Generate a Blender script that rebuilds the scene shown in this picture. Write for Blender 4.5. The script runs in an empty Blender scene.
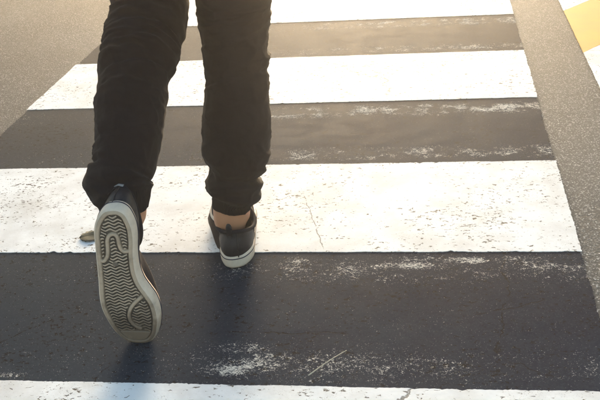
import bpy, bmesh, math, random
import numpy as np
from mathutils import Vector, Matrix, noise

random.seed(7)
scene = bpy.context.scene
C = scene.collection
R = math.radians

# ------------------------------------------------------------------ camera
CAM_H = 0.95                       # metres; stripes come out 0.456 m wide, a shoe 0.295 m long
F_PX, PITCH, ROLL, YAW = 941.2, 0.4456, -0.0809, -0.1629     # solved from the stripe edges
cp, sp, cr, sr = math.cos(PITCH), math.sin(PITCH), math.cos(ROLL), math.sin(ROLL)
FWD = Vector((0, cp, -sp)); UP0 = Vector((0, sp, cp)); RT0 = Vector((1, 0, 0))
RT = cr * RT0 + sr * UP0; UP = -sr * RT0 + cr * UP0
cam_d = bpy.data.cameras.new('camera'); cam = bpy.data.objects.new('camera', cam_d); C.objects.link(cam)
cam_d.sensor_width = 36.0; cam_d.lens = F_PX / 600.0 * 36.0
cam_d.clip_start = 0.02; cam_d.clip_end = 2000
M = Matrix((RT, UP, -FWD)).transposed().to_4x4(); M.translation = (0, 0, CAM_H)
cam.matrix_world = M
scene.camera = cam
CAMP = Vector((0, 0, CAM_H))

# ------------------------------------------------------------------ sky, sun, exposure
SUN_EL, SUN_AZ = R(5.5), R(3)        # azimuth clockwise from +Y (the way the camera looks)
world = bpy.data.worlds.new('World'); scene.world = world; world.use_nodes = True
wn = world.node_tree; wn.nodes.clear()
sky = wn.nodes.new('ShaderNodeTexSky'); sky.sky_type = 'NISHITA'; sky.sun_disc = False
sky.sun_elevation = SUN_EL; sky.sun_rotation = SUN_AZ
sky.air_density = 1.0; sky.dust_density = 2.0; sky.ozone_density = 1.0
bg = wn.nodes.new('ShaderNodeBackground'); bg.inputs['Strength'].default_value = 0.15
wo = wn.nodes.new('ShaderNodeOutputWorld')
wn.links.new(sky.outputs[0], bg.inputs[0]); wn.links.new(bg.outputs[0], wo.inputs[0])
sd = bpy.data.lights.new('sun', 'SUN'); sun = bpy.data.objects.new('sun', sd); C.objects.link(sun)
sd.energy = 5; sd.angle = R(18); sd.color = (1.0, 0.82, 0.58)
to_sun = Vector((math.sin(SUN_AZ) * math.cos(SUN_EL), math.cos(SUN_AZ) * math.cos(SUN_EL), math.sin(SUN_EL)))
sun.rotation_euler = to_sun.to_track_quat('Z', 'Y').to_euler(); sun.location = (0, 6, 8)
scene.view_settings.view_transform = 'Standard'; scene.view_settings.look = 'None'
scene.view_settings.exposure = 1.95; scene.view_settings.gamma = 1.0
scene.view_settings.use_curve_mapping = False
scene.render.engine = 'CYCLES'
scene.cycles.use_denoising = True
scene.cycles.max_bounces = 6; scene.cycles.volume_bounces = 1
scene.cycles.sample_clamp_indirect = 6.0

# ------------------------------------------------------------------ pixels to places
def ray(px, py):
    return (RT * (px - 300.0) + UP * (200.0 - py) + FWD * F_PX)
def ground(px, py, z=0.0):
    d = ray(px, py); return CAMP + d * ((z - CAM_H) / d.z)
def at_depth(px, py, Y):
    d = ray(px, py); return CAMP + d * (Y / d.y)
def px_scale(p):
    return F_PX / max((p - CAMP).dot(FWD), 1e-3)
CY, SY = math.cos(YAW), math.sin(YAW)
def to_uv(p):                       # world -> crosswalk frame (u across the walk, v along it)
    return (CY * p[0] + SY * p[1], -SY * p[0] + CY * p[1])
def px_uv(px, py):
    return to_uv(ground(px, py))

# ------------------------------------------------------------------ node helpers
class NT:
    def __init__(s, name):
        s.m = bpy.data.materials.new(name); s.m.use_nodes = True
        s.t = s.m.node_tree; s.t.nodes.clear()
        s.out = s.t.nodes.new('ShaderNodeOutputMaterial')
        s.b = s.t.nodes.new('ShaderNodeBsdfPrincipled')
        s.t.links.new(s.b.outputs[0], s.out.inputs[0])
        s.tc = s.t.nodes.new('ShaderNodeTexCoord')
        s.co = s.tc.outputs['Object']
    def link(s, a, b): s.t.links.new(a, b)
    def put(s, sock, v):
        if hasattr(v, 'is_output'): s.t.links.new(v, sock)
        else:
            try: sock.default_value = v
            except Exception: sock.default_value = tuple(v) + (1.0,)
    def math(s, op, a, b=0.0, c=None, clamp=False):
        n = s.t.nodes.new('ShaderNodeMath'); n.operation = op; n.use_clamp = clamp
        s.put(n.inputs[0], a); s.put(n.inputs[1], b)
        if c is not None: s.put(n.inputs[2], c)
        return n.outputs[0]
    def noise(s, scale, detail=2, rough=.5, vec=None, dist=0.0):
        n = s.t.nodes.new('ShaderNodeTexNoise'); s.link(vec if vec is not None else s.co, n.inputs['Vector'])
        n.inputs['Scale'].default_value = scale; n.inputs['Detail'].default_value = detail
        n.inputs['Roughness'].default_value = rough; n.inputs['Distortion'].default_value = dist
        return n.outputs['Fac'], n.outputs['Color']
    def voro(s, scale, feature='F1', vec=None, rnd=1.0):
        n = s.t.nodes.new('ShaderNodeTexVoronoi'); n.feature = feature
        s.link(vec if vec is not None else s.co, n.inputs['Vector'])
        n.inputs['Scale'].default_value = scale; n.inputs['Randomness'].default_value = rnd
        return n
    def ramp(s, v, lo, hi, a=0.0, b=1.0):
        n = s.t.nodes.new('ShaderNodeMapRange'); n.interpolation_type = 'SMOOTHSTEP'
        s.put(n.inputs[0], v); s.put(n.inputs[1], lo); s.put(n.inputs[2], hi); s.put(n.inputs[3], a); s.put(n.inputs[4], b)
        return n.outputs[0]
    def mix(s, f, a, b):
        n = s.t.nodes.new('ShaderNodeMix'); n.data_type = 'RGBA'
        s.put(n.inputs[0], f)
        for k, v in ((6, a), (7, b)):
            if hasattr(v, 'is_output'): s.link(v, n.inputs[k])
            else: n.inputs[k].default_value = tuple(v) + (1.0,)
        return n.outputs[2]
    def sep(s, v=None):
        n = s.t.nodes.new('ShaderNodeSeparateXYZ'); s.link(v if v is not None else s.co, n.inputs[0]); return n.outputs
    def mapv(s, scale=(1, 1, 1), loc=(0, 0, 0), rot=(0, 0, 0)):
        n = s.t.nodes.new('ShaderNodeMapping'); s.link(s.co, n.inputs[0])
        n.inputs['Scale'].default_value = scale; n.inputs['Location'].default_value = loc; n.inputs['Rotation'].default_value = rot
        return n.outputs[0]
    def warp(s, amt, scale):
        f, c = s.noise(scale, 3)
        a = s.t.nodes.new('ShaderNodeVectorMath'); a.operation = 'MULTIPLY_ADD'
        s.link(c, a.inputs[0]); a.inputs[1].default_value = (amt,) * 3; s.link(s.co, a.inputs[2]); return a.outputs[0]
    def bump(s, h, strength=.5, dist=.002, prev=None):
        n = s.t.nodes.new('ShaderNodeBump'); n.inputs['Strength'].default_value = strength; n.inputs['Distance'].default_value = dist
        s.link(h, n.inputs['Height'])
        if prev is not None: s.link(prev, n.inputs['Normal'])
        return n.outputs[0]
    def fin(s, col=None, rough=None, nrm=None, spec=None, sheen=None):
        if col is not None: s.put(s.b.inputs['Base Color'], col)
        if rough is not None: s.put(s.b.inputs['Roughness'], rough)
        if nrm is not None: s.link(nrm, s.b.inputs['Normal'])
        if spec is not None: s.b.inputs['Specular IOR Level'].default_value = spec
        if sheen is not None:
            s.b.inputs['Sheen Weight'].default_value = sheen; s.b.inputs['Sheen Roughness'].default_value = .4
        return s.m

# crosswalk layout (metres, crosswalk frame)
V0, BAND = 1.3132 * CAM_H, 0.4796 * CAM_H
U_R, U_G, U_L = 0.2962 * CAM_H, 0.4876 * CAM_H, -1.3301 * CAM_H

def grit(n, scale=150.0):
    """mineral aggregate: colour per stone and a relief height"""
    v = n.voro(scale, vec=n.warp(.0012, 200)); s = n.sep(v.outputs['Color'])
    return v.outputs['Distance'], s[0], s[1]

def mat_asphalt():
    n = NT('asphalt')
    d, r1, r2 = grit(n, 200)
    fine, _ = n.noise(900, 2, .6)
    big, _ = n.noise(1.6, 4, .6)
    stone = n.mix(n.ramp(r1, .35, .95), (.14, .145, .147), (.46, .465, .46))
    stone = n.mix(n.ramp(r2, .96, .98), stone, (.55, .55, .54))
    v2 = n.voro(330, vec=n.mapv(loc=(2, 5, 0))); q2 = n.sep(v2.outputs['Color'])
    small = n.mix(n.ramp(q2[0], .3, .95), (.09, .093, .095), (.40, .405, .40))
    stone = n.mix(n.ramp(r2, .40, .52), small, stone)
    tar = n.ramp(n.math('MINIMUM', d, n.math('ADD', v2.outputs['Distance'], n.ramp(r2, .40, .52, .0, .5))), .24, .52)
    col = n.mix(tar, stone, (.075, .077, .078))
    col = n.mix(n.math('MULTIPLY', n.ramp(big, .35, .7), .18), col, (.27, .27, .26))
    stain, _ = n.noise(.9, 5, .62, vec=n.mapv(loc=(7, 3, 0)))
    col = n.mix(n.math('MULTIPLY', n.ramp(stain, .5, .7), .4), col, (.075, .074, .072))
    h = n.math('SUBTRACT', n.math('MULTIPLY', fine, .25), n.math('MULTIPLY', d, n.math('ADD', r2, .5)))
    return n.fin(col, n.ramp(fine, .2, .8, .5, .75), n.bump(h, .30, .0022), spec=.015)

def crack_mask(n, scale, width, amt, seed=0.0):
    f, c = n.noise(7, 5, .65)
    a = n.t.nodes.new('ShaderNodeVectorMath'); a.operation = 'MULTIPLY_ADD'
    n.link(c, a.inputs[0]); a.inputs[1].default_value = (.12,) * 3; n.link(n.mapv(loc=(seed, seed * 2, 0)), a.inputs[2])
    v = n.voro(scale, 'DISTANCE_TO_EDGE', vec=a.outputs[0])
    g, _ = n.noise(2.1, 2, .5, vec=n.mapv(loc=(seed + 4, 2, 0)))
    br, _ = n.noise(60, 3, .6)
    line = n.ramp(v.outputs['Distance'], width * .3, width, 1.0, 0.0)
    keep = n.math('MULTIPLY', n.ramp(g, .55 - amt, .60 - amt), n.ramp(br, .36, .5))
    return n.math('MULTIPLY', line, keep)

def crack_line(n, a, b, w=.0016, wig=.03):
    (u0, v0), (u1, v1) = px_uv(*a), px_uv(*b); L = math.hypot(u1 - u0, v1 - v0)
    m = n.t.nodes.new('ShaderNodeMapping'); m.vector_type = 'TEXTURE'; n.link(n.co, m.inputs[0])
    m.inputs['Location'].default_value = ((u0 + u1) / 2, (v0 + v1) / 2, 0); m.inputs['Rotation'].default_value = (0, 0, math.atan2(v1 - v0, u1 - u0))
    o = n.sep(m.outputs[0]); f, _ = n.noise(14, 6, .68); br, _ = n.noise(45, 3, .6)
    y = n.math('ADD', o[1], n.math('MULTIPLY', n.math('SUBTRACT', f, .5), wig))
    line = n.ramp(n.math('ABSOLUTE', y), w * .4, w, 1.0, 0.0)
    return n.math('MULTIPLY', n.math('MULTIPLY', line, n.ramp(n.math('ABSOLUTE', o[0]), L * .42, L * .52, 1.0, 0.0)), n.ramp(br, .38, .46))

def band_pos(n):
    """0..1 across each dark band, 1..2 across each white band"""
    v = n.sep()[1]
    return n.math('MULTIPLY', n.math('FRACT', n.math('DIVIDE', n.math('SUBTRACT', v, V0), 2 * BAND)), 2.0)

def patch(n, px, py, ru, rv, ang=0.0):
    u, v = px_uv(px, py)
    m = n.t.nodes.new('ShaderNodeMapping'); m.vector_type = 'TEXTURE'; n.link(n.co, m.inputs[0])
    m.inputs['Location'].default_value = (u, v, 0); m.inputs['Rotation'].default_value = (0, 0, ang); m.inputs['Scale'].default_value = (ru, rv, 1)
    g = n.t.nodes.new('ShaderNodeVectorMath'); g.operation = 'LENGTH'; n.link(m.outputs[0], g.inputs[0])
    return n.ramp(g.outputs['Value'], .1, 1.0, 1.0, 0.0)

def mat_white():
    n = NT('white_road_paint')
    chip, _ = n.noise(115, 4, .62, vec=n.mapv(scale=(.75, 1.1, 1)), dist=.6)
    den, _ = n.noise(4.2, 3, .6)
    tiny, _ = n.noise(420, 2, .6)
    s = n.math('ADD', chip, n.math('MULTIPLY', n.math('SUBTRACT', den, .5), .26))
    chips = n.ramp(s, .615, .645)
    pin = n.math('MULTIPLY', n.ramp(tiny, .64, .70), n.ramp(den, .42, .62))
    cr_ = crack_mask(n, 1.7, .0045, .0, 1.7)
    cr_ = n.math('MAXIMUM', cr_, crack_line(n, (303, 193), (323, 252)))
    dark = n.math('MAXIMUM', n.math('MAXIMUM', chips, n.math('MULTIPLY', pin, .8)), n.math('MULTIPLY', cr_, .8))
    grime, _ = n.noise(9, 5, .65)
    d, r1, r2 = grit(n, 170)
    tyre, _ = n.noise(2.6, 4, .6, vec=n.mapv(scale=(1.6, .45, 1)))
    base = n.mix(n.ramp(grime, .38, .72), (.77, .81, .85), (.62, .64, .66))
    base = n.mix(n.math('MULTIPLY', n.ramp(tyre, .52, .72), .45), base, (.46, .465, .46))
    col = n.mix(dark, base, (.075, .072, .07))
    h = n.math('SUBTRACT', n.math('MULTIPLY', d, -.35), dark)
    return n.fin(col, .65, n.bump(h, .25, .0012), spec=.05)

def mat_dark():
    n = NT('black_road_coating')
    t = band_pos(n)
    big, _ = n.noise(3.3, 4, .62)
    mid, _ = n.noise(17, 5, .68, vec=n.mapv(scale=(.75, 1.1, 1)))
    spk, _ = n.noise(185, 7, .76, vec=n.mapv(scale=(.9, 1.0, 1)), dist=1.1)
    spk2, _ = n.noise(430, 2, .6)
    e1 = n.math('MULTIPLY', n.ramp(t, .02, .10), n.ramp(t, .16, .30, 1.0, 0.0))
    e2 = n.math('MULTIPLY', n.ramp(t, .66, .80), n.ramp(t, .88, .98, 1.0, 0.0))
    edge = n.math('MULTIPLY', n.math('MULTIPLY', n.math('MAXIMUM', n.math('MULTIPLY', e1, .8), e2), n.ramp(n.sep()[1], V0 + BAND * 1.0, V0 + BAND * 1.2, .62, 1.0)), n.ramp(mid, .34, .66))
    # the right half of the walk (right of the walker's line) is more worn
    side = n.ramp(n.sep()[0], -.75, -.25, .22, 1.0)
    wear = n.math('MULTIPLY', edge, side)
    for a in ((266, 366, .13, .065, .1), (240, 350, .11, .03, 0.), (470, 262, .16, .03, 0.), (400, 268, .20, .035, 0.),
              (500, 262, .15, .03, 0.), (296, 262, .05, .03, 0.), (230, 372, .10, .035, 0.), (15, 377, .06, .015, 0.)):
        wear = n.math('MAXIMUM', wear, n.math('MULTIPLY', patch(n, *a), n.ramp(mid, .30, .62, .25, .9)))
    wide = n.math('MULTIPLY', n.math('MAXIMUM', patch(n, 330, 368, .45, .10), patch(n, 430, 266, .5, .07)), n.ramp(mid, .25, .7, .15, .55))
    wear = n.math('ADD', n.math('MAXIMUM', wear, wide), n.math('MULTIPLY', n.ramp(big, .52, .8), .3), clamp=True)
    s = n.math('ADD', spk, n.math('MULTIPLY', wear, .215))
    white = n.ramp(s, .665, .685)
    tiny = n.math('MULTIPLY', n.ramp(n.math('ADD', spk2, n.math('MULTIPLY', wear, .10)), .70, .74), .7)
    white = n.math('MAXIMUM', white, tiny)
    pits, _ = n.noise(120, 4, .6, vec=n.mapv(scale=(.8, 1.1, 1), loc=(3, 1, 0)), dist=.5)
    den, _ = n.noise(6, 2, .5)
    pit = n.ramp(n.math('ADD', pits, n.math('MULTIPLY', n.math('SUBTRACT', den, .5), .2)), .60, .64)
    cr_ = crack_mask(n, 1.9, .005, .02, 5.1)
    for a in (((-5, 347), (28, 332)), ((225, 334), (350, 335)), ((470, 318), (560, 300))): cr_ = n.math('MAXIMUM', cr_, crack_line(n, *a))
    d, r1, r2 = grit(n, 170)
    tone, _ = n.noise(1.7, 3, .55, vec=n.mapv(loc=(1.3, .4, 0)))
    fineg, _ = n.noise(330, 3, .7)
    base = n.mix(n.ramp(n.math('ADD', n.math('MULTIPLY', big, .5), n.math('MULTIPLY', tone, .5)), .38, .62), (.0080, .0135, .031), (.018, .027, .045))
    base = n.mix(n.ramp(n.sep()[0], -.9, -.2, .45, 0.0), base, (.034, .047, .056))  # sky reflection put into the colour, stronger towards the left
    base = n.mix(n.math('MULTIPLY', n.ramp(fineg, .52, .72), .5), base, (.046, .056, .070))
    base = n.mix(n.math('MULTIPLY', r1, .2), base, (.04, .05, .066))
    dk = n.math('MAXIMUM', pit, cr_)
    col = n.mix(dk, base, (.006, .006, .007))
    col = n.mix(white, col, (.60, .59, .55))
    h = n.math('SUBTRACT', n.math('MULTIPLY', d, -.35), n.math('MULTIPLY', dk, 1.0))
    h = n.math('SUBTRACT', h, n.math('MULTIPLY', white, .35))
    rough = n.math('ADD', n.ramp(mid, .25, .75, .62, .72), n.math('MULTIPLY', white, .25))
    return n.fin(col, rough, n.bump(h, .22, .0010), spec=.007)

def mat_yellow():
    n = NT('yellow_road_paint')
    chip, _ = n.noise(115, 4, .62, dist=.6); g, _ = n.noise(8, 4, .6)
    col = n.mix(n.ramp(g, .3, .7), (.62, .335, .05), (.56, .305, .06))
    chips = n.ramp(chip, .70, .73)
    col = n.mix(chips, col, (.08, .075, .07))
    d, r1, r2 = grit(n, 170)
    return n.fin(col, .55, n.bump(n.math('SUBTRACT', n.math('MULTIPLY', d, -.35), chips), .4, .0012), spec=.05)

MAT = dict(asphalt=mat_asphalt(), white=mat_white(), dark=mat_dark(), yellow=mat_yellow())

def mat_cloth(name, c1, c2, sheen=.04):
    n = NT(name)
    g = n.noise(22, 4, .6)[0]; f = n.noise(1500, 1, .5)[0]
    w = n.t.nodes.new('ShaderNodeTexWave'); n.link(n.mapv(rot=(0, .9, 0)), w.inputs['Vector']); w.inputs['Scale'].default_value = 330; w.inputs['Distortion'].default_value = .6
    h = n.math('ADD', n.math('MULTIPLY', w.outputs['Fac'], .5), f)
    wr = n.noise(70, 3, .6, vec=n.mapv(scale=(1, 1, 2.2)))[0]
    b = n.bump(wr, .22, .004)
    return n.fin(n.mix(n.ramp(g, .3, .7), c1, c2), .92, n.bump(h, .35, .0006, b), spec=.12, sheen=sheen)
MAT['denim'] = mat_cloth('black_trouser_cotton', (.009, .0070, .0095), (.0145, .0110, .0140))
MAT['jacket'] = mat_cloth('dark_jacket_cotton', (.03, .03, .034), (.04, .04, .045))
def mat_rib():
    n = NT('ribbed_cuff_knit')
    f = n.noise(900, 2, .6)[0]
    return n.fin((.010, .008, .010), .95, n.bump(f, .4, .001), spec=.1, sheen=.03)
MAT['rib'] = mat_rib()
def mat_leather():
    n = NT('black_shoe_leather')
    v = n.voro(520); g = n.noise(30, 4, .6)[0]
    return n.fin(n.mix(n.ramp(g, .3, .7), (.008, .008, .014), (.013, .013, .019)), n.ramp(g, .3, .75, .48, .62), n.bump(v.outputs['Distance'], .3, .0008), spec=.35)
MAT['leather'] = mat_leather()
def mat_canvas():
    n = NT('navy_black_shoe_canvas')
    w = n.t.nodes.new('ShaderNodeTexChecker'); n.link(n.co, w.inputs['Vector']); w.inputs['Scale'].default_value = 900
    g = n.noise(40, 4, .6)[0]
    return n.fin(n.mix(g, (.008, .009, .016), (.015, .015, .024)), .85, n.bump(w.outputs['Fac'], .4, .0008), spec=.08)
MAT['canvas'] = mat_canvas()
def mat_rubber(name, c1, c2, dirt, amt, rough=.6):
    n = NT(name)
    g = n.noise(28, 5, .65)[0]; s = n.noise(260, 3, .6)[0]
    y = n.sep()[1]
    # walked-in grime sits where the forefoot meets the ground
    toe = n.ramp(y, .17, .29, 0.0, 1.0)
    k = n.math('MULTIPLY', n.ramp(n.math('ADD', g, n.math('MULTIPLY', toe, .42)), .42, .85), amt, clamp=True)
    col = n.mix(k, n.mix(s, c1, c2), dirt)
    return n.fin(col, rough, n.bump(n.math('ADD', g, s), .3, .0008), spec=.35)
MAT['rubber'] = mat_rubber('off_white_sole_rubber', (.76, .64, .53), (.65, .54, .44), (.16, .135, .115), .55)
MAT['tread'] = mat_rubber('beige_tread_rubber', (.50, .39, .295), (.41, .315, .235), (.13, .092, .068), .85)
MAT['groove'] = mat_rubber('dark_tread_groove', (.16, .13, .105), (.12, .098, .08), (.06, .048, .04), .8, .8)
def mat_plain(name, col, rough=.6, col2=None, sc=60):
    n = NT(name); g = n.noise(sc, 4, .6)[0]
    c2 = col2 or tuple(c * .75 for c in col)
    return n.fin(n.mix(n.ramp(g, .3, .7), col, c2), rough, n.bump(g, .2, .001), spec=.1)
MAT['thread'] = mat_plain('grey_thread', (.06, .058, .06), .8)
MAT['navy'] = mat_plain('navy_sole_line', (.012, .016, .05))
MAT['tab'] = mat_plain('tan_pull_tab_webbing', (.56, .36, .22), .85, sc=400)
MAT['heel_glint'] = mat_plain('grey_heel_glint', (.35, .33, .33), .35)
MAT['leaf'] = mat_plain('grey_green_leaf', (.05, .06, .05), .8, (.035, .042, .036), sc=180)
MAT['straw'] = mat_plain('dry_straw', (.55, .50, .40), .7)
MAT['hair'] = mat_plain('dark_brown_hair', (.02, .013, .009), .5, sc=300)
def mat_skin():
    n = NT('skin'); g = n.noise(45, 4, .6)[0]; f = n.noise(700, 2, .6)[0]
    n.b.inputs['Subsurface Weight'].default_value = .15; n.b.inputs['Subsurface Radius'].default_value = (.01, .004, .002)
    n.b.inputs['Subsurface Scale'].default_value = .5
    return n.fin(n.mix(g, (.60, .29, .165), (.50, .225, .12)), .5, n.bump(f, .2, .0006), spec=.4)
MAT['skin'] = mat_skin()

# ------------------------------------------------------------------ mesh helpers
def mesh_obj(name, verts, faces, mat, parent=None, smooth=True, mats=None, fmat=None):
    me = bpy.data.meshes.new(name); me.from_pydata([tuple(v) for v in verts], [], faces)
    for m in ([mat] if mats is None else mats): me.materials.append(m)
    if fmat is not None: me.polygons.foreach_set('material_index', fmat)
    if smooth: me.polygons.foreach_set('use_smooth', [True] * len(me.polygons))
    me.update()
    o = bpy.data.objects.new(name, me); C.objects.link(o)
    if parent is not None: o.parent = parent
    return o
def fix_normals(o):
    bm = bmesh.new(); bm.from_mesh(o.data); bmesh.ops.recalc_face_normals(bm, faces=bm.faces[:]); bm.to_mesh(o.data); bm.free(); return o
def tag(o, label=None, cat=None, group=None, kind=None):
    for k, v in (('label', label), ('category', cat), ('group', group), ('kind', kind)):
        if v: o[k] = v
    return o
def loft(rings, close_start=False, close_end=False):
    """rings of equal length, closed loops"""
    n = len(rings[0]); V = [v for r in rings for v in r]; Fc = []
    for i in range(len(rings) - 1):
        a, b = i * n, (i + 1) * n
        for j in range(n):
            k = (j + 1) % n; Fc.append((a + j, a + k, b + k, b + j))
    if close_start: Fc.append(tuple(reversed(range(n))))
    if close_end: Fc.append(tuple(range((len(rings) - 1) * n, len(rings) * n)))
    return V, Fc
def tube(path, rad, seg=8, closed=False):
    P = [Vector(p) for p in path]; n = len(P); rings = []
    ref = Vector((0, 0, 1))
    for i, p in enumerate(P):
        t = (P[(i + 1) % n] - P[i - 1]) if closed else (P[min(i + 1, n - 1)] - P[max(i - 1, 0)])
        t.normalize(); a = t.cross(ref)
        if a.length < 1e-4: a = t.cross(Vector((1, 0, 0)))
        a.normalize(); b = a.cross(t)
        r = rad[i] if isinstance(rad, (list, tuple)) else rad
        rings.append([p + (a * math.cos(2 * math.pi * k / seg) + b * math.sin(2 * math.pi * k / seg)) * r for k in range(seg)])
    if closed: rings.append(rings[0])
    return loft(rings, not closed, not closed)
def catmull(P, m, closed=False):
    P = [np.array(p, float) for p in P]; n = len(P); out = []
    segs = n if closed else n - 1
    for i in range(segs):
        if closed: p0, p1, p2, p3 = P[i - 1], P[i], P[(i + 1) % n], P[(i + 2) % n]
        else: p0, p1, p2, p3 = P[max(i - 1, 0)], P[i], P[i + 1], P[min(i + 2, n - 1)]
        for k in range(m):
            t = k / m
            out.append(.5 * ((2 * p1) + (-p0 + p2) * t + (2 * p0 - 5 * p1 + 4 * p2 - p3) * t * t + (-p0 + 3 * p1 - 3 * p2 + p3) * t ** 3))
    if not closed: out.append(P[-1])
    return out
def resample(P, n, closed=False):
    P = np.array(P); Q = np.vstack([P, P[:1]]) if closed else P
    s = np.r_[0, np.cumsum(np.linalg.norm(np.diff(Q, axis=0), axis=1))]
    t = np.linspace(0, s[-1], n, endpoint=not closed)
    return np.stack([np.interp(t, s, Q[:, k]) for k in range(Q.shape[1])], 1)

# ------------------------------------------------------------------ setting: road and crosswalk
g = 45.0
road = mesh_obj('road', [(-g, -g, 0), (g, -g, 0), (g, g, 0), (-g, g, 0)], [(0, 1, 2, 3)], MAT['asphalt'], smooth=False)
tag(road, 'grey granular asphalt road surface around the crosswalk', 'road', kind='structure')

def ragged(p, q, step, amp, seed):
    """points from p to q with a slightly uneven paint edge"""
    p, q = Vector(p), Vector(q); L = (q - p).length; n = max(2, int(L / step)); d = (q - p) / n; nn = Vector((-d.y, d.x, 0)).normalized()
    out = []
    for i in range(n):
        w = p + d * i
        k = noise.noise(Vector((w.x * 17 + seed, w.y * 17, seed))) * amp * .7 + noise.noise(Vector((w.x * 290 + seed, w.y * 290, 3 + seed))) * amp * .55
        bite = noise.noise(Vector((w.x * 75 + seed * 3, w.y * 75, 9 + seed))) + .5 * noise.noise(Vector((w.x * 9 + seed, w.y * 9, 5)))
        k += amp * 3.2 * max(0.0, bite - .38)
        out.append(w + nn * (k if 0 < i else 0))
    return out
def sheet(name, corners, z, mat, amps, label, cat, seed, step=.004, thick=.0013):
    """a thin coat of paint: corners in crosswalk frame, one edge roughness per side"""
    loop = []
    for i in range(len(corners)):
        loop += ragged((*corners[i], 0), (*corners[(i + 1) % len(corners)], 0), step, amps[i], seed + i)
    n = len(loop)
    V = [(p.x, p.y, z) for p in loop] + [(p.x, p.y, z - thick) for p in loop]
    Fc = [tuple(range(n))] + [(j, n + j, n + (j + 1) % n, (j + 1) % n) for j in range(n)]
    o = mesh_obj(name, V, Fc, mat, smooth=False)
    fix_normals(o)
    o.rotation_euler = (0, 0, YAW)
    return tag(o, label, cat, kind='structure')
for k in range(-3, 11):
    v0 = V0 + k * BAND; v1 = v0 + BAND
    dark = (k % 2 == 0)
    vis = 0 <= k <= 5 or k == -1
    st = .004 if vis else .03
    if dark:
        sheet('dark_crosswalk_band', [(U_L + .004, v0 - .015), (U_R - .002, v0 - .015), (U_R - .002, v1 + .015), (U_L + .004, v1 + .015)], .0040, MAT['dark'],
              (.001, .006, .001, .004), 'worn black coated band between white crosswalk stripes', 'road marking', 10 * k, st)
    else:
        sheet('white_crosswalk_stripe', [(U_L, v0), (U_R, v0), (U_R, v1), (U_L, v1)], .0054, MAT['white'],
              (.0034, .0034, .0034, .0034), 'chipped white painted crosswalk stripe on the road', 'road marking', 10 * k, st)
# the slanted yellow and white marking beyond the strip of bare asphalt
a0, a1 = px_uv(565, 11.5), px_uv(600, -3); b0, b1 = px_uv(583, 54), px_uv(600, 47)
sa = (a1[1] - a0[1]) / (a1[0] - a0[0]); W = .62
va, vb = a0[1] + sa * (U_G - a0[0]), b0[1] + sa * (U_G - b0[0])
sheet('yellow_marking', [(U_G, vb), (U_G + W, vb + sa * W), (U_G + W, va + sa * W), (U_G, va)], .0054, MAT['yellow'], (.002,) * 4,
      'slanted yellow painted band beside the crosswalk', 'road marking', 501)
sheet('white_marking', [(U_G, va + .002), (U_G + W, va + .002 + sa * W), (U_G + W, va + 2.2), (U_G, va + 2.2)], .0054, MAT['white'], (.002,) * 4,
      'white painted area on the far side of the slanted yellow band', 'road marking', 511)
sheet('white_marking', [(U_G, vb - .75), (U_G + W, vb - .75), (U_G + W, vb - .002 + sa * W), (U_G, vb - .002)], .0054, MAT['white'], (.002,) * 4,
      'white painted area on the near side of the slanted yellow band', 'road marking', 521)

# ------------------------------------------------------------------ shoes
SOLE_PX = [(110, 209.6), (102, 212), (95.5, 221), (93, 232), (94, 246), (96, 266), (97.5, 282), (98.5, 297), (101, 309), (106, 320), (112, 330), (120, 339),
           (129, 344.5), (140, 346), (150, 344), (156.5, 336), (158.5, 322), (157, 311), (153.5, 302), (148, 294), (141, 284), (136.5, 272), (134.5, 256), (134.5, 242),
           (133, 230), (129.5, 221), (125, 214), (118, 210)]
toe_w = ground(141, 346.5)
def sole_frame(tilt, yaw):
    """plane of the lifted shoe's sole: its normal looks back at the camera"""
    n = Vector((-math.sin(yaw) * math.cos(tilt), -math.cos(yaw) * math.cos(tilt), math.sin(tilt)))
    hit = lambda p: CAMP + ray(*p) * ((toe_w - CAMP).dot(n) / ray(*p).dot(n))
    heel, toe = hit((112.5, 209.6)), hit((141, 346))
    y = (toe - heel).normalized(); z = -n; x = y.cross(z).normalized()
    return n, hit, heel, x, y, z, (toe - heel).length
YAW_L = R(9.5)
best = min((abs(sole_frame(R(t / 4), YAW_L)[6] - .297), R(t / 4)) for t in range(-140, 80))
TILT_L = best[1]
nrm, hit, heel_w, fx, fy, fz, flen = sole_frame(TILT_L, YAW_L)
OUT = []
for p in SOLE_PX:
    d = hit(p) - heel_w; OUT.append((d.dot(fx), d.dot(fy)))
OUT = resample(catmull(OUT, 12, True), 144, True)          # heel first, lateral side (-x) down to the toe, back up the medial side
print('sole tilt', math.degrees(TILT_L), 'len', flen, 'width', OUT[:, 0].min(), OUT[:, 0].max(), 'heel', heel_w)
yc_ = np.linspace(OUT[:, 1].min() + .004, OUT[:, 1].max() - .004, 60)
def width_at(y, out):
    xs = []
    n = len(out)
    for i in range(n):
        a, b = out[i], out[(i + 1) % n]
        if (a[1] - y) * (b[1] - y) <= 0 and a[1] != b[1]:
            xs.append(a[0] + (b[0] - a[0]) * (y - a[1]) / (b[1] - a[1]))
    return (min(xs), max(xs)) if len(xs) > 1 else None
def inset(out, d):
    n = len(out); res = []
    for i in range(n):
        t = out[(i + 2) % n] - out[i - 2]; t = t / (np.linalg.norm(t) + 1e-9)
        res.append(out[i] + d * np.array([t[1], -t[0]]) * INS)
    return np.array(res)
area = .5 * sum(OUT[i - 1][0] * OUT[i][1] - OUT[i][0] * OUT[i - 1][1] for i in range(len(OUT)))
INS = -1.0 if area > 0 else 1.0
def spring(y):                       # the toe curls up a little off the ground plane
    return .7 * max(0.0, y - .215) ** 2

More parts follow.
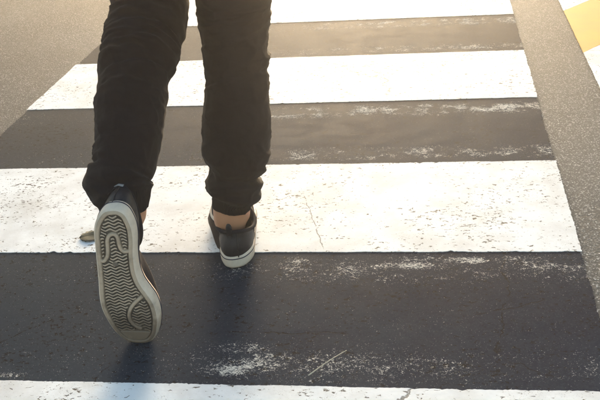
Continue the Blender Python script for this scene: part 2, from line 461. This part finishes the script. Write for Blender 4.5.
def build_shoe(parent, mirror, tabs):
    sx = -1.0 if mirror else 1.0
    P3 = lambda x, y, z: Vector((sx * x, y, z + spring(y)))
    # upper: loops that climb from the sole edge to the ankle opening
    n = len(OUT); base = inset(OUT, .004)
    cx = float(np.mean([np.mean(width_at(y, OUT)) for y in (.05, .08, .11)]))
    col = []
    heel_i = int(np.argmin(OUT[:, 1])); 
    S = 26; rings = []
    angs = []
    for i in range(n):
        a = math.atan2(OUT[i][0] - cx, -(OUT[i][1] - .085)); angs.append(a)
    for i in range(n):
        a = angs[i]; col.append((cx * .95 + (.040 if mirror else .030) * math.sin(a) - (0 if mirror else .004), .072 - .064 * math.cos(a)))
    for k in range(S + 1):
        s = k / S; ring = []
        for i in range(n):
            bx, by = base[i]; qx, qy = col[i]
            back = .5 + .5 * math.cos(angs[i])                 # 1 at the heel, 0 at the toe
            top = (.046 + .013 * back ** 2 if mirror else .040 + .032 * back ** 2) + .020 * (1 - back) ** 2
            toe = max(0.0, min(1.0, (by - .13) / .15))
            p = 1.6 + 1.1 * back + .9 * toe
            f = s ** p
            # heel bulges a little above the sole, then leans in to the tendon
            bul = .0045 * math.sin(math.pi * min(1, s * 1.3)) * back
            x = bx + (qx - bx) * f + (.0045 if mirror else .0015) * math.sin(math.pi * min(1, s * 1.2)) * math.sin(angs[i]) * (1 - toe); y = by + (qy - by) * f - bul * math.cos(angs[i])
            zz = top * (s * (.72 + .28 * back) if back > .5 else (1 - (1 - s) ** (1.0 + .8 * toe)) * (.86) + .14 * s * s)
            ring.append((x, y, zz))
        rings.append(ring)
    # blend heights so heel and toe rules meet smoothly
    Z = np.array([[p[2] for p in r] for r in rings])
    for _ in range(14): Z = (np.roll(Z, 1, 1) + 2 * Z + np.roll(Z, -1, 1)) / 4
    rr = [[P3(p[0], p[1], .020 + Z[k][i]) for i, p in enumerate(r)] for k, r in enumerate(rings)]
    V, Fc = loft(rr)
    upper = mesh_obj('upper', V, Fc, MAT['canvas'], parent)
    so = upper.modifiers.new('t', 'SOLIDIFY'); so.thickness = .0025; so.offset = -1
    fix_normals(upper)
    # padded collar
    V, Fc = tube([p for p in rr[-1]], .0042, 10, True)
    mesh_obj('collar', V, Fc, MAT['canvas'], parent)
    cen0 = min(range(n), key=lambda i: abs(angs[i]))
    # leather heel counter, one layer proud of the upper
    idx = sorted([i for i in range(n) if math.cos(angs[i]) > .36], key=lambda i: angs[i])
    V, Fc = [], []; rows = list(range(1, S))
    for k in rows:
        for i in idx:
            c = rr[k][i]; o = Vector((sx * (rings[k][i][0] - cx), rings[k][i][1] - .085, 0)).normalized()
            lim = (.36 + .25 * (k / S) ** 2.0)                  # the counter narrows towards the collar
            e = 1.0 if math.cos(angs[i]) > lim else 0.0
            V.append(c + o * (.0011 if e else -.0012))
    w = len(idx)
    for a in range(len(rows) - 1):
        for b in range(w - 1): Fc.append((a * w + b, a * w + b + 1, (a + 1) * w + b + 1, (a + 1) * w + b))
    hc = mesh_obj('heel_counter', V, Fc, MAT['leather'], parent); fix_normals(hc)
    for sd2 in (-1, 1):
        pth = []
        for k in range(2, S - 1):
            lim = .36 + .25 * (k / S) ** 2.0 + .06; sid = [i for i in idx if math.sin(angs[i]) * sd2 > 0]
            i = min(sid, key=lambda q: abs(math.cos(angs[q]) - lim))
            o = Vector((sx * (rings[k][i][0] - cx), rings[k][i][1] - .085, 0)).normalized(); pth.append(rr[k][i] + o * .0013)
        V, Fc = tube(pth, .0006, 5); mesh_obj('stitching', V, Fc, MAT['thread'], parent)
    V, Fc = tube([rr[k][cen0] + Vector((0, -.0016, 0)) for k in range(1, S)], .0013, 6); mesh_obj('back_seam', V, Fc, MAT['leather'], parent)
    # heel tab standing above the collar
    cen = min(range(n), key=lambda i: abs(angs[i])); V = []; Fc = []
    sp_ = [-10, -8, -6, -4, -2, 0, 2, 4, 6, 8, 10]
    if tabs == 'leather':
        hs = [(-.020, .0030), (-.008, .0035), (.004, .0050), (.014, .0050), (.021, .0030), (.023, .0), (.014, -.002), (-.006, -.003)]
    else:
        hs = [(-.024, .0022), (-.010, .0030), (.002, .0052), (.012, .0056), (.020, .0046), (.022, .002), (.012, -.001), (-.004, -.002)]; sp_ = [-3, -2.25, -1.5, -.75, 0, .75, 1.5, 2.25, 3]; cen = min(range(n), key=lambda i: abs(angs[i] - .42))
    for (dz, dr) in hs:
        for q in sp_:
            i = (cen + math.floor(q)) % n; i2 = (i + 1) % n; c = rr[-1][i].lerp(rr[-1][i2], q - math.floor(q)); o = Vector((sx * (rings[-1][i][0] - cx), rings[-1][i][1] - .074, 0)).normalized()
            V.append(c + o * dr + Vector((0, 0, dz - (abs(q) / sp_[-1]) ** 3 * .006)))
    w = len(sp_)
    for a in range(len(hs) - 1):
        for b in range(w - 1): Fc.append((a * w + b, a * w + b + 1, (a + 1) * w + b + 1, (a + 1) * w + b))
    ht = mesh_obj('heel_tab', V, Fc, MAT['leather'], parent)
    fix_normals(ht); sd_ = ht.modifiers.new('s', 'SUBSURF'); sd_.levels = 1; sd_.render_levels = 2
    if tabs == 'leather':
        c = rr[-1][cen] + Vector((0, -.0056, -.010)); V, Fc = [], []
        for a in range(3):
            for b in range(5):
                x = (b - 2) * .0042; V.append(c + Vector((x, .35 * abs(x) , (a - 1) * .0035)))
        for a in range(2):
            for b in range(4): Fc.append((a * 5 + b, a * 5 + b + 1, a * 5 + b + 6, a * 5 + b + 5))
        e = mesh_obj('heel_glint', V, Fc, MAT['heel_glint'], ht)  # pale grey patch added as the highlight on the heel leather
        e.modifiers.new('t', 'SOLIDIFY').thickness = .0012; fix_normals(e)
    # side wall of the sole
    prof = [(.0035, .0005), (.0012, .0022), (0, .006), (-.0006, .014), (-.0004, .022), (.0006, .0270), (.0026, .0288), (.0075, .0290)]
    rs = []
    for (d, z) in prof:
        q = inset(OUT, d); rs.append([P3(q[i][0], q[i][1], z) for i in range(n)])
    V, Fc = loft(rs)
    ms = mesh_obj('midsole', V, Fc, MAT['rubber'], parent); fix_normals(ms)
    q = inset(OUT, -.0006)
    V, Fc = tube([P3(q[i][0], q[i][1], .0215) for i in range(n)], .0010, 6, True)
    mesh_obj('sole_line', V, Fc, MAT['navy'], ms)
    # outsole: smooth rim, sunk tread bed, raised zigzag ribs
    D_R = .0105
    rim = [(.0033, .0005), (.0055, -.0012), (.0085, -.0016), (D_R - .001, -.0012), (D_R, .0004), (D_R + .0006, .0037)]
    rs = [[P3(*inset(OUT, d)[i], z) for i in range(n)] for (d, z) in rim]
    V, Fc = loft(rs)
    os_ = mesh_obj('outsole', V, Fc, MAT['tread'], parent); fix_normals(os_)
    bed = inset(OUT, D_R + .0003); m = []
    ys = np.linspace(bed[:, 1].min() + .0004, bed[:, 1].max() - .0004, 90); V = []; Fc = []
    for y in ys:
        w_ = width_at(y, bed)
        for t in range(9):
            V.append(P3(w_[0] + (w_[1] - w_[0]) * t / 8, y, .0035))
    for a in range(len(ys) - 1):
        for b in range(8): Fc.append((a * 9 + b, a * 9 + b + 1, a * 9 + b + 10, a * 9 + b + 9))
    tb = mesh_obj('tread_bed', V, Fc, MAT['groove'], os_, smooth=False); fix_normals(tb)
    # raised smooth bands: a horseshoe under the heel, an open ring under the ball
    def loc(px, py):
        d = hit((px, py)) - heel_w; return (d.dot(fx), d.dot(fy))
    shoe_u = [loc(*p) for p in ((99.5, 260), (103.5, 261.5), (107, 257), (107.5, 249), (107, 241), (109, 236), (113.5, 234.5), (117, 237), (118.5, 243), (120.5, 249), (124.5, 252), (130, 251))]
    ring_b = [loc(*p) for p in ((142, 297), (136, 302), (130.5, 309), (129, 316), (131, 322), (136, 327), (141.5, 329.5))]
    bands = [resample(catmull(b, 10), 70) for b in (shoe_u, ring_b)]
    for bd in bands:
        V = []; Fc = []; hw = .0027
        for i in range(len(bd)):
            t = bd[min(i + 1, len(bd) - 1)] - bd[max(i - 1, 0)]; t = t / np.linalg.norm(t); nn = np.array([-t[1], t[0]])
            for (o, z) in ((-hw - .0006, .0037), (-hw, -.0006), (-hw * .4, -.0012), (hw * .4, -.0012), (hw, -.0006), (hw + .0006, .0037)):
                V.append(P3(*(bd[i] + nn * o), z))
        for i in range(len(bd) - 1):
            for b in range(5): Fc.append((i * 6 + b, i * 6 + b + 1, i * 6 + b + 7, i * 6 + b + 6))
        for s_ in (0, (len(bd) - 1) * 6): Fc.append(tuple(s_ + b for b in range(6)))
        fix_normals(mesh_obj('tread_band', V, Fc, MAT['tread'], os_))
    bp = np.vstack(bands)
    lam, amp, pitch, th = .0175, .0023, .0066, .0014
    inner = inset(OUT, D_R + .0018); V = []; Fc = []
    FM = []
    y = inner[:, 1].min() - .004
    ymax = .262
    while y < ymax:
        run = []
        def flush():
            global_len = len(run)
            if global_len > 3:
                b0 = len(V)
                for (x, yy) in run:
                    for (o, z) in ((-th - .0004, .0037), (-th, -.0006), (th, -.0006), (th + .0004, .0037)):
                        V.append(P3(x, yy + o, z))
                for i in range(global_len - 1):
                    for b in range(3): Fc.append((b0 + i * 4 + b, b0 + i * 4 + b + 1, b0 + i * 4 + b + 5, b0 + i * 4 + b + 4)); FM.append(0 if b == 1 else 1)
                Fc.append((b0, b0 + 1, b0 + 2, b0 + 3)); e = b0 + (global_len - 1) * 4; Fc.append((e, e + 1, e + 2, e + 3)); FM.extend((1, 1))
            run.clear()
        x = -.07
        while x < .09:
            ax = x - .008 * (y - .1) / .2
            u = ((ax / lam) % 1.0); tri = 4 * abs(u - .5) - 1
            tri = math.copysign(abs(tri) ** .85, tri)
            yy = y + amp * tri
            w_ = width_at(yy, inner)
            ok = w_ is not None and w_[0] < x < w_[1]
            if ok and np.min(np.hypot(bp[:, 0] - x, bp[:, 1] - yy)) < .0052: ok = False
            if ok: run.append((x, yy))
            else: flush()
            x += .0012
        flush()
        y += pitch
    tr = mesh_obj('tread_ribs', V, Fc, None, os_, smooth=False, mats=[MAT['tread'], MAT['groove']], fmat=FM); fix_normals(tr); tr['kind'] = 'stuff'
    # toe bumper zone: the smooth scuffed front of the sole
    sel = [y for y in ys if y > ymax + .001]; V = []; Fc = []
    yt = np.linspace(ymax + .002, inner[:, 1].max() - .0005, 14)
    for y in yt:
        w_ = width_at(y, inner)
        for t in range(9): V.append(P3(w_[0] + (w_[1] - w_[0]) * t / 8, y, -.0008))
    for a in range(len(yt) - 1):
        for b in range(8): Fc.append((a * 9 + b, a * 9 + b + 1, a * 9 + b + 10, a * 9 + b + 9))
    V += [v + Vector((0, 0, .0042)) for v in V[:9]]; k0 = len(V) - 9
    for b in range(8): Fc.append((b, b + 1, k0 + b + 1, k0 + b))
    fix_normals(mesh_obj('toe_pad', V, Fc, MAT['tread'], os_))
    # badge in the arch
    bx, by = loc(115.5, 264); V = []; Fc = []
    for k in range(20):
        a = 2 * math.pi * k / 20; V.append(P3(bx + .0055 * math.cos(a), by + .0042 * math.sin(a), -.0010))
    V += [v + Vector((0, 0, .004)) for v in V]
    Fc = [tuple(range(20))] + [(k, (k + 1) % 20, 20 + (k + 1) % 20, 20 + k) for k in range(20)]
    fix_normals(mesh_obj('sole_badge', V, Fc, MAT['groove'], os_, smooth=False))
    # footbed
    q = inset(OUT, .007); V = [P3(q[i][0], q[i][1], .024) for i in range(n)]
    mesh_obj('insole', V, [tuple(range(n))], MAT['canvas'], parent, smooth=False)
    # laces over the instep
    return rr

person = bpy.data.objects.new('person', None); C.objects.link(person)
person.empty_display_size = .1
heel_r = ground(236.5, 271.5)
person.location = (-.22, heel_r.y + .05, 0)
PLOC = Vector(person.location)
tag(person, 'person in black trousers and black white-soled shoes walking away over the crosswalk', 'person')

def shoe_root(name, mw, label):
    # a part that carries sub-parts: its own mesh is the footbed board
    me = bpy.data.meshes.new(name); o = bpy.data.objects.new(name, me); C.objects.link(o)
    V = [(x * .82 + .0, .02 + y * .85, .0235) for x, y in OUT[::6]]
    me.from_pydata(V, [], [tuple(range(len(V)))]); me.materials.append(MAT['canvas'])
    o.parent = person; o.matrix_parent_inverse = Matrix.Translation(-PLOC)
    o.matrix_basis = mw; o['label'] = label
    return o
MWL = Matrix((fx, fy, fz)).transposed().to_4x4(); MWL.translation = heel_w
shoe_l = shoe_root('shoe', MWL, 'lifted black shoe showing its beige zigzag sole')
build_shoe(shoe_l, False, 'leather')
YAW_R = R(5)
MWR = Matrix.Rotation(YAW_R, 4, 'Z'); MWR.translation = heel_r + Vector((.0, 0, .0072))
shoe_r = shoe_root('shoe', MWR, 'planted black shoe seen from its leather heel')
build_shoe(shoe_r, True, 'low')

# ------------------------------------------------------------------ trousers
def leg_rings(rows, upper, seg, folds, seed, nr=300):
    """rows: pixel row, left and right outline, distance; upper: centres and radii above the frame"""
    pts = []
    for (py, xl, xr, Y) in rows:
        c = at_depth((xl + xr) / 2, py, Y); r = (xr - xl) / 2 / px_scale(c)
        pts.append((c.x, c.y, c.z, r))
    for (c, r) in upper: pts.append((*c, r))
    pts = resample(np.array(catmull(pts, 8)), nr)
    ctr = np.array(pts)[:, :3].copy()
    for _ in range(30): ctr[1:-1] = (ctr[:-2] + 2 * ctr[1:-1] + ctr[2:]) / 4      # tangents from a calm centre line
    s = np.r_[0, np.cumsum(np.linalg.norm(np.diff(pts[:, :3], axis=0), axis=1))]
    rings = []
    for i in range(nr):
        t = Vector(ctr[min(i + 4, nr - 1)] - ctr[max(i - 4, 0)]).normalized()
        a = Vector((1, 0, 0)); a = (a - t * a.dot(t)).normalized(); b = t.cross(a)          # b points away from the camera
        ring = []
        for j in range(seg):
            u = 2 * math.pi * j / seg
            d = 0.0
            for (s0, k, ph, amp, w, uc, uw) in folds:
                du = (u - uc + math.pi) % (2 * math.pi) - math.pi
                win = math.exp(-(du / uw) ** 2)
                if win < .02: continue
                x = (s[i] - s0 - k * math.sin(du + ph)) / w
                if abs(x) > 4: continue
                d += amp * win * (math.exp(-x * x) - .75 * math.exp(-((x - 1.25) / .7) ** 2) + .35 * math.exp(-((x + 2) / 1.2) ** 2))
            c = pts[i]
            d += .0030 * noise.fractal(Vector((c[0] * 9 + math.cos(u) * .9 + seed, s[i] * 13, math.sin(u) * .9)), 1.0, 2.0, 3)
            d += .0006 * noise.noise(Vector((math.cos(u) * 5 + seed, s[i] * 60, math.sin(u) * 5)))
            # sharp creases: ridges of a field stretched round the leg and slightly slanted
            sl = s[i] + .018 * math.sin(u + seed) + .006 * math.sin(2 * u + 2 * seed)
            rg = 1 - abs(noise.noise(Vector((math.cos(u) * 1.3 + seed, sl * 24, math.sin(u) * 1.3 + 3))))
            rg2 = 1 - abs(noise.noise(Vector((math.cos(u) * 2.1 + seed * 2, sl * 45 + 7, math.sin(u) * 2.1))))
            ms = .35 + .65 * max(0.0, min(1.0, .5 + 1.6 * noise.noise(Vector((math.cos(u) * .8, s[i] * 5 + seed, math.sin(u) * .8)))))
            d += ms * (.0034 * (rg ** 7 - .25) + .0014 * (rg2 ** 9 - .2))
            # side seam
            for us in (0.0, math.pi):
                du = (u - us - .25 + math.pi) % (2 * math.pi) - math.pi
                d += .0011 * math.exp(-(du / .035) ** 2)
            r = c[3] + d
            ring.append(Vector(c[:3]) + a * (math.cos(u) * r) + b * (math.sin(u) * (c[3] * 1.10 + d)))
        rings.append(ring)
    return rings
def make_folds(rng, zones):
    out = []
    for (s0, s1, cnt, amp, w) in zones:
        for _ in range(cnt):
            out.append((rng.uniform(s0, s1), rng.uniform(-.022, .022), rng.uniform(-.8, .8), amp * rng.uniform(.5, 1.2), w * rng.uniform(.7, 1.4),
                        rng.uniform(0, 2 * math.pi), rng.uniform(.5, 1.25)))
    return out
rng = random.Random(11)
yr = heel_r.y + .072
right_rows = [(206.5, 213.5, 250, yr), (204.5, 213, 250, yr), (202, 212.5, 250, yr), (199, 213, 251, yr), (196, 212, 254, yr), (191, 209, 261, yr), (186, 206.5, 262, yr), (181, 206.5, 261.5, yr + .002), (176, 209, 257.5, yr + .003),
              (171, 209, 259.5, yr + .004), (166, 206.5, 264, yr + .006), (158, 203.5, 268.5, yr + .008), (146, 202, 270, yr + .012), (130, 203, 270.5, yr + .017), (112, 203.5, 270, yr + .024),
              (100, 204, 269.5, yr + .03), (86, 205.5, 268, yr + .036), (75, 205, 267.5, yr + .042), (62, 203.5, 268, yr + .048), (45, 202, 268.5, yr + .056), (30, 199.5, 269.5, yr + .062), (14, 197, 270, yr + .068), (0, 196, 270.5, yr + .07), (-22, 194, 271, yr + .07)]
yl = heel_w.y + .128
left_rows = [(211, 104, 147.5, yl - .012), (206, 101, 148, yl - .012), (202, 99.5, 148.5, yl - .01), (198, 96, 149.5, yl - .004), (193, 91.5, 151, yl), (187, 88.5, 151.2, yl + .004), (181, 87.5, 150.5, yl + .01), (177, 90, 149.5, yl + .014),
             (173, 92.5, 150.5, yl + .02), (168, 93.5, 153.5, yl + .026), (158, 94, 156.8, yl + .04), (145, 95, 159.5, yl + .058), (130, 96, 162.3, yl + .08), (115, 97, 164.8, yl + .10), (100, 98, 166.6, yl + .125),
             (88, 99, 167, yl + .145), (76, 100, 167.5, yl + .165), (66, 101, 171.5, yl + .182), (56, 102.5, 176.5, yl + .198), (46, 104, 180, yl + .214), (36, 106, 181.5, yl + .23), (28, 108, 184.5, yl + .24), (18, 111, 186.3, yl + .255), (9, 112, 187, yl + .27), (0, 110.5, 187.5, yl + .285), (-16, 109, 188, yl + .30)]
top_r = at_depth(232.5, -22, yr + .07); top_l = at_depth(148.5, -16, yl + .30)
hip_z = .93
mid_x = (top_r.x + top_l.x) / 2 + .01
hip_r = Vector((mid_x + .085, yr + .12, hip_z)); hip_l = Vector((mid_x - .085, yr + .11, hip_z))
up_r = [(top_r.lerp(hip_r, k), .080 + .016 * k) for k in (.3, .55, .8, 1.0)]
up_l = [(top_l.lerp(hip_l, k), .083 + .013 * k) for k in (.3, .55, .8, 1.0)]
fr = make_folds(rng, [(.035, .09, 9, .0040, .0055), (.09, .25, 8, .0020, .008), (.25, .42, 18, .0028, .0065), (.42, .8, 10, .003, .014)])
fl = make_folds(rng, [(.03, .08, 9, .0040, .0055), (.08, .22, 8, .0022, .008), (.2, .42, 24, .0034, .0065), (.42, .85, 10, .003, .014)])
# folds behind the bent knee, running across the back of the leg
for s0 in (.255, .285, .315, .345, .385): fl.append((s0, rng.uniform(-.018, .018), rng.uniform(-.4, .4), .0042, .0075, 1.5 * math.pi + rng.uniform(-.6, .6), 1.3))
for s0 in (.03, .055): fl.append((s0, .006, .2, .005, .009, 1.5 * math.pi, 1.7)); fr.append((s0 + .005, -.006, .1, .005, .009, 1.5 * math.pi + .3, 1.7))
SEG = 120
RR = leg_rings(right_rows, up_r, SEG, fr, 3.3); RL = leg_rings(left_rows, up_l, SEG, fl, 8.1)
V, Fc = [], []
for rings in (RR, RL):
    v, f = loft(rings); b = len(V); V += v; Fc += [tuple(k + b for k in q) for q in f]
seat = []
for (z, rx, ry, yo) in ((.86, .060, .085, .0), (.89, .135, .110, .0), (.93, .176, .125, -.01), (.98, .180, .125, -.012), (1.03, .165, .110, -.004), (1.06, .160, .105, 0)):
    seat.append([Vector((mid_x + rx * math.cos(2 * math.pi * k / 72), yr + .115 + yo + ry * math.sin(2 * math.pi * k / 72), z)) for k in range(72)])
v, f = loft(seat, True, False); b = len(V); V += v; Fc += [tuple(k + b for k in q) for q in f]
tro = mesh_obj('trousers', [p - PLOC for p in V], Fc, MAT['denim'], person); fix_normals(tro)
# ribbed elastic cuffs
for rings, lo, hi in ((RR, 0, 17), (RL, 0, 15)):
    rs = []
    for i in range(lo, hi):
        ctr = sum(rings[i], Vector()) / SEG; ring = []
        big = 480
        for j in range(big):
            f = j / big * SEG; a = int(f); p = rings[i][a].lerp(rings[i][(a + 1) % SEG], f - a)
            o = (p - ctr).normalized(); k = (i - lo) / (hi - lo - 1)
            ring.append(p + o * (.0010 + .0006 * math.cos(j / big * 2 * math.pi * 80) - .004 * k ** 4) - PLOC)
        rs.append(ring)
    ctr = sum(rs[0], Vector()) / len(rs[0])
    rs.insert(0, [p + (ctr - p).normalized() * .004 for p in rs[0]])
    rs.insert(0, [p + (ctr - p).normalized() * .004 + (rs[6][k] - rs[1][k]).normalized() * .008 for k, p in enumerate(rs[0])])
    V, Fc = loft(rs); cu = mesh_obj('cuff', V, Fc, MAT['rib'], tro); fix_normals(cu)

# ------------------------------------------------------------------ body (one continuous skin) and jacket
def skin_mesh(name, nodes, edges, root, mat, parent, sub=2):
    names = list(nodes); me = bpy.data.meshes.new(name)
    me.from_pydata([tuple(Vector(nodes[k][0]) - PLOC) for k in names], [(names.index(a), names.index(b)) for a, b in edges], [])
    o = bpy.data.objects.new(name, me); C.objects.link(o)
    m = o.modifiers.new('skin', 'SKIN'); m.use_smooth_shade = True
    lay = me.skin_vertices[0].data
    for k, nm in enumerate(names):
        r = nodes[nm][1]; lay[k].radius = (r, r) if not isinstance(r, tuple) else r
        lay[k].use_root = (nm == root)
    s = o.modifiers.new('s', 'SUBSURF'); s.levels = sub; s.render_levels = sub
    dg = bpy.context.evaluated_depsgraph_get(); nm = bpy.data.meshes.new_from_object(o.evaluated_get(dg)); nm.name = name
    o.modifiers.clear(); o.data = nm
    nm.materials.clear(); nm.materials.append(mat); nm.polygons.foreach_set('use_smooth', [True] * len(nm.polygons))
    o.parent = parent
    return o
fl_ = lambda M_, x, y, z: M_ @ Vector((x, y, z))
ank_r = sum(RR[6], Vector()) / SEG; ank_l = sum(RL[6], Vector()) / SEG
kn_r = sum(RR[170], Vector()) / SEG; kn_l = sum(RL[165], Vector()) / SEG
px_, py_ = mid_x, yr + .115
B = {'pelvis': ((px_, py_, .96), .11), 'spine': ((px_, py_ + .01, 1.12), .10), 'chest': ((px_, py_ + .02, 1.32), .115), 'neck0': ((px_, py_ + .03, 1.48), .058), 'neck1': ((px_, py_ + .045, 1.54), .052),
     'head0': ((px_, py_ + .055, 1.60), (.070, .082)), 'head1': ((px_, py_ + .055, 1.68), (.078, .095)), 'head2': ((px_, py_ + .05, 1.745), (.06, .07)), 'nose': ((px_, py_ + .155, 1.635), .012)}
Ed = [('pelvis', 'spine'), ('spine', 'chest'), ('chest', 'neck0'), ('neck0', 'neck1'), ('neck1', 'head0'), ('head0', 'head1'), ('head1', 'head2'), ('head0', 'nose')]
for s, hip, kn, ank, MW, mir in (('r', hip_r, kn_r, ank_r, MWR, -1), ('l', hip_l, kn_l, ank_l, MWL, 1)):
    ankj = fl_(MW, mir * float(np.mean(width_at(.055, OUT))), .058, .088)
    B['hip' + s] = (hip, .075); B['knee' + s] = (kn, .052); B['calf' + s] = (kn.lerp(ank, .45), .050); B['shin' + s] = (kn.lerp(ank, .82), .037); B['ank' + s] = (ank.lerp(ankj, .4), .0360); B['mal' + s] = (ank.lerp(ankj, .85), .0375)
    if s == 'l': B['ankl'] = (at_depth(128.5, 207, yl - .008), .0350); B['mall'] = (at_depth(128, 221, yl - .016), .0345)
    if s == 'r': B['ankr'] = (at_depth(231.5, 208, yr), .0425); B['malr'] = (at_depth(232, 224, yr - .004), .0425)
    mx = lambda y: mir * float(np.mean(width_at(y, OUT)))
    B['heel' + s] = (fl_(MW, mx(.055), .055, .058), .027); B['ball' + s] = (fl_(MW, mx(.16), .16, .048), .016); B['toe' + s] = (fl_(MW, mx(.22), .22, .046), .012)
    Ed += [('pelvis', 'hip' + s), ('hip' + s, 'knee' + s), ('knee' + s, 'calf' + s), ('calf' + s, 'shin' + s), ('shin' + s, 'ank' + s), ('ank' + s, 'mal' + s), ('mal' + s, 'heel' + s), ('heel' + s, 'ball' + s), ('ball' + s, 'toe' + s)]
J = {'waist': ((px_, py_, 1.00), (.150, .105)), 'belly': ((px_, py_ + .005, 1.12), (.145, .10)), 'chest': ((px_, py_ + .015, 1.30), (.165, .115)), 'collar': ((px_, py_ + .025, 1.46), (.085, .075)), 'coll2': ((px_, py_ + .03, 1.50), .066)}
Je = [('waist', 'belly'), ('belly', 'chest'), ('chest', 'collar'), ('collar', 'coll2')]
for s, sg, sw in (('r', 1, .13), ('l', -1, .16)):      # right arm swings back, left arm forward
    sw = -.13 if s == 'r' else .16
    sh = Vector((px_ + sg * .185, py_ + .02, 1.41)); el = Vector((px_ + sg * .235, py_ + .02 + sw * .6, 1.13)); wr = Vector((px_ + sg * .225, py_ + .06 + sw * 1.5, .90))
    B['sh' + s] = (sh, .05); B['el' + s] = (el, .038); B['wr' + s] = (wr, .026)
    dn = (wr - el).normalized(); fw = Vector((0, 1, 0)); ac = dn.cross(Vector((1, 0, 0))).normalized()
    palm = wr + dn * .055; B['palm' + s] = (palm, (.018, .030))
    Ed += [('chest', 'sh' + s), ('sh' + s, 'el' + s), ('el' + s, 'wr' + s), ('wr' + s, 'palm' + s)]
    for q, (off, ln) in enumerate(((.026, .066), (.009, .078), (-.009, .072), (-.025, .056))):
        k0 = palm + ac * off + dn * .032; k1 = k0 + dn * ln * .5 + Vector((-sg * .006, 0, 0)); k2 = k0 + dn * ln * .95 + Vector((-sg * .022, 0, 0))
        for w, (pp, r_) in enumerate(((k0, .0095), (k1, .0088), (k2, .0078))): B['f%d%d%s' % (q, w, s)] = (pp, r_)
        Ed += [('palm' + s, 'f%d0%s' % (q, s)), ('f%d0%s' % (q, s), 'f%d1%s' % (q, s)), ('f%d1%s' % (q, s), 'f%d2%s' % (q, s))]
    t0 = wr + dn * .028 + ac * .03; t1 = t0 + dn * .03 + ac * .016; t2 = t1 + dn * .03 + ac * .004
    for w, (pp, r_) in enumerate(((t0, .012), (t1, .0105), (t2, .009))): B['t%d%s' % (w, s)] = (pp, r_)
    Ed += [('wr' + s, 't0' + s), ('t0' + s, 't1' + s), ('t1' + s, 't2' + s)]
    J['sh' + s] = (sh, .068); J['el' + s] = (el, .054); J['wr' + s] = (wr, .042)
    Je += [('chest', 'sh' + s), ('sh' + s, 'el' + s), ('el' + s, 'wr' + s)]
body = skin_mesh('body', B, Ed, 'pelvis', MAT['skin'], person)
UPPER = True
if UPPER:
    skin_mesh('jacket', J, Je, 'waist', MAT['jacket'], person)
    V = []; hr = []
    for i in range(14):
        t = i / 13; zz = 1.80 - .21 * t; r = math.sin(math.pi * min(1, .08 + t * .62)) 
        hr.append([Vector((px_ + .094 * r * math.cos(a), py_ + .045 + (.112 if math.sin(a) < 0 else .112 - .05 * t) * r * math.sin(a) - .03 * t, zz + (.05 * t if math.sin(a) > .2 else 0))) - PLOC
                   + Vector((0, 0, .004 * noise.noise(Vector((a * 6, t * 9, 1))))) for a in [2 * math.pi * k / 48 for k in range(48)]])
    V, Fc = loft(hr, True, False)
    fix_normals(mesh_obj('hair', V, Fc, MAT['hair'], body))

# ------------------------------------------------------------------ small things on the road
lp = ground(87.5, 238.5, .008); tip = ground(79.5, 238.5, .0056); L = .052; V = []; Fc = []; NS = 14
ax = Vector((1, .12, 0)).normalized(); ay = Vector((-ax.y, ax.x, 0))
for i in range(NS + 1):
    t = i / NS; w = .026 * math.sin(math.pi * t ** .85) ** .8 + .0006
    for j in range(-3, 4):
        q = j / 3; jag = 1 + .12 * math.sin(i * 2.6 + j) * (abs(j) == 3)
        V.append(tip + ax * (L * t) + ay * (w * q * jag) + Vector((0, 0, .0008 + .0015 * q * q + .0006 * math.sin(t * 9 + q * 2))))
for i in range(NS):
    for j in range(6): Fc.append((i * 7 + j, i * 7 + j + 1, i * 7 + j + 8, i * 7 + j + 7))
leaf = bpy.data.objects.new('fallen_leaf', None); C.objects.link(leaf); leaf.location = tip
tag(leaf, 'small grey-green leaf lying on a white stripe behind the lifted shoe', 'leaf')
bl = mesh_obj('blade', [v - tip for v in V], Fc, MAT['leaf'], leaf); bl.modifiers.new('t', 'SOLIDIFY').thickness = .0006
V, Fc = tube([ax * (L * t) + Vector((0, 0, .0025 + .003 * math.sin(math.pi * min(t, 1)))) for t in np.linspace(.02, 1.25, 16)], [.0012 - .0006 * k / 15 for k in range(16)][::-1], 6)
mesh_obj('midrib', V, Fc, MAT['leaf'], leaf)
s0 = ground(308.5, 376.5, .0055); s1 = ground(347, 351.5, .0055)
pts_ = [s0.lerp(s1, t) + Vector((.0012 * math.sin(t * 4), 0, .0022 + .003 * math.sin(math.pi * t))) for t in np.linspace(0, 1, 24)]
V, Fc = tube(pts_, [.0010 - .0004 * k / 23 for k in range(24)], 7)
tag(mesh_obj('straw', V, Fc, MAT['straw']), 'thin dry straw lying on the near black band', 'straw')

# ------------------------------------------------------------------ hazy air added to imitate a warm lens-flare glow
HAZE = True
if HAZE:
    hz = mesh_obj('flare_haze', [(x, y, z) for z in (-1.0, 2.1) for (x, y) in ((-g - 2, -g - 2), (g + 2, -g - 2), (g + 2, g + 2), (-g - 2, g + 2))],
                  [(0, 1, 2, 3), (4, 5, 6, 7), (0, 1, 5, 4), (1, 2, 6, 5), (2, 3, 7, 6), (3, 0, 4, 7)], None, smooth=False)
    fix_normals(hz)
    m = bpy.data.materials.new('warm_flare_haze'); m.use_nodes = True; t = m.node_tree; t.nodes.clear()
    o_ = t.nodes.new('ShaderNodeOutputMaterial'); v_ = t.nodes.new('ShaderNodeVolumePrincipled')
    v_.inputs['Color'].default_value = (1.0, .93, .82, 1); v_.inputs['Density'].default_value = .026; v_.inputs['Anisotropy'].default_value = .935
    t.links.new(v_.outputs[0], o_.inputs['Volume'])
    hz.data.materials.clear(); hz.data.materials.append(m)
    tag(hz, 'thin warm hazy air added over the road to imitate flare', 'flare_haze', kind='stuff')
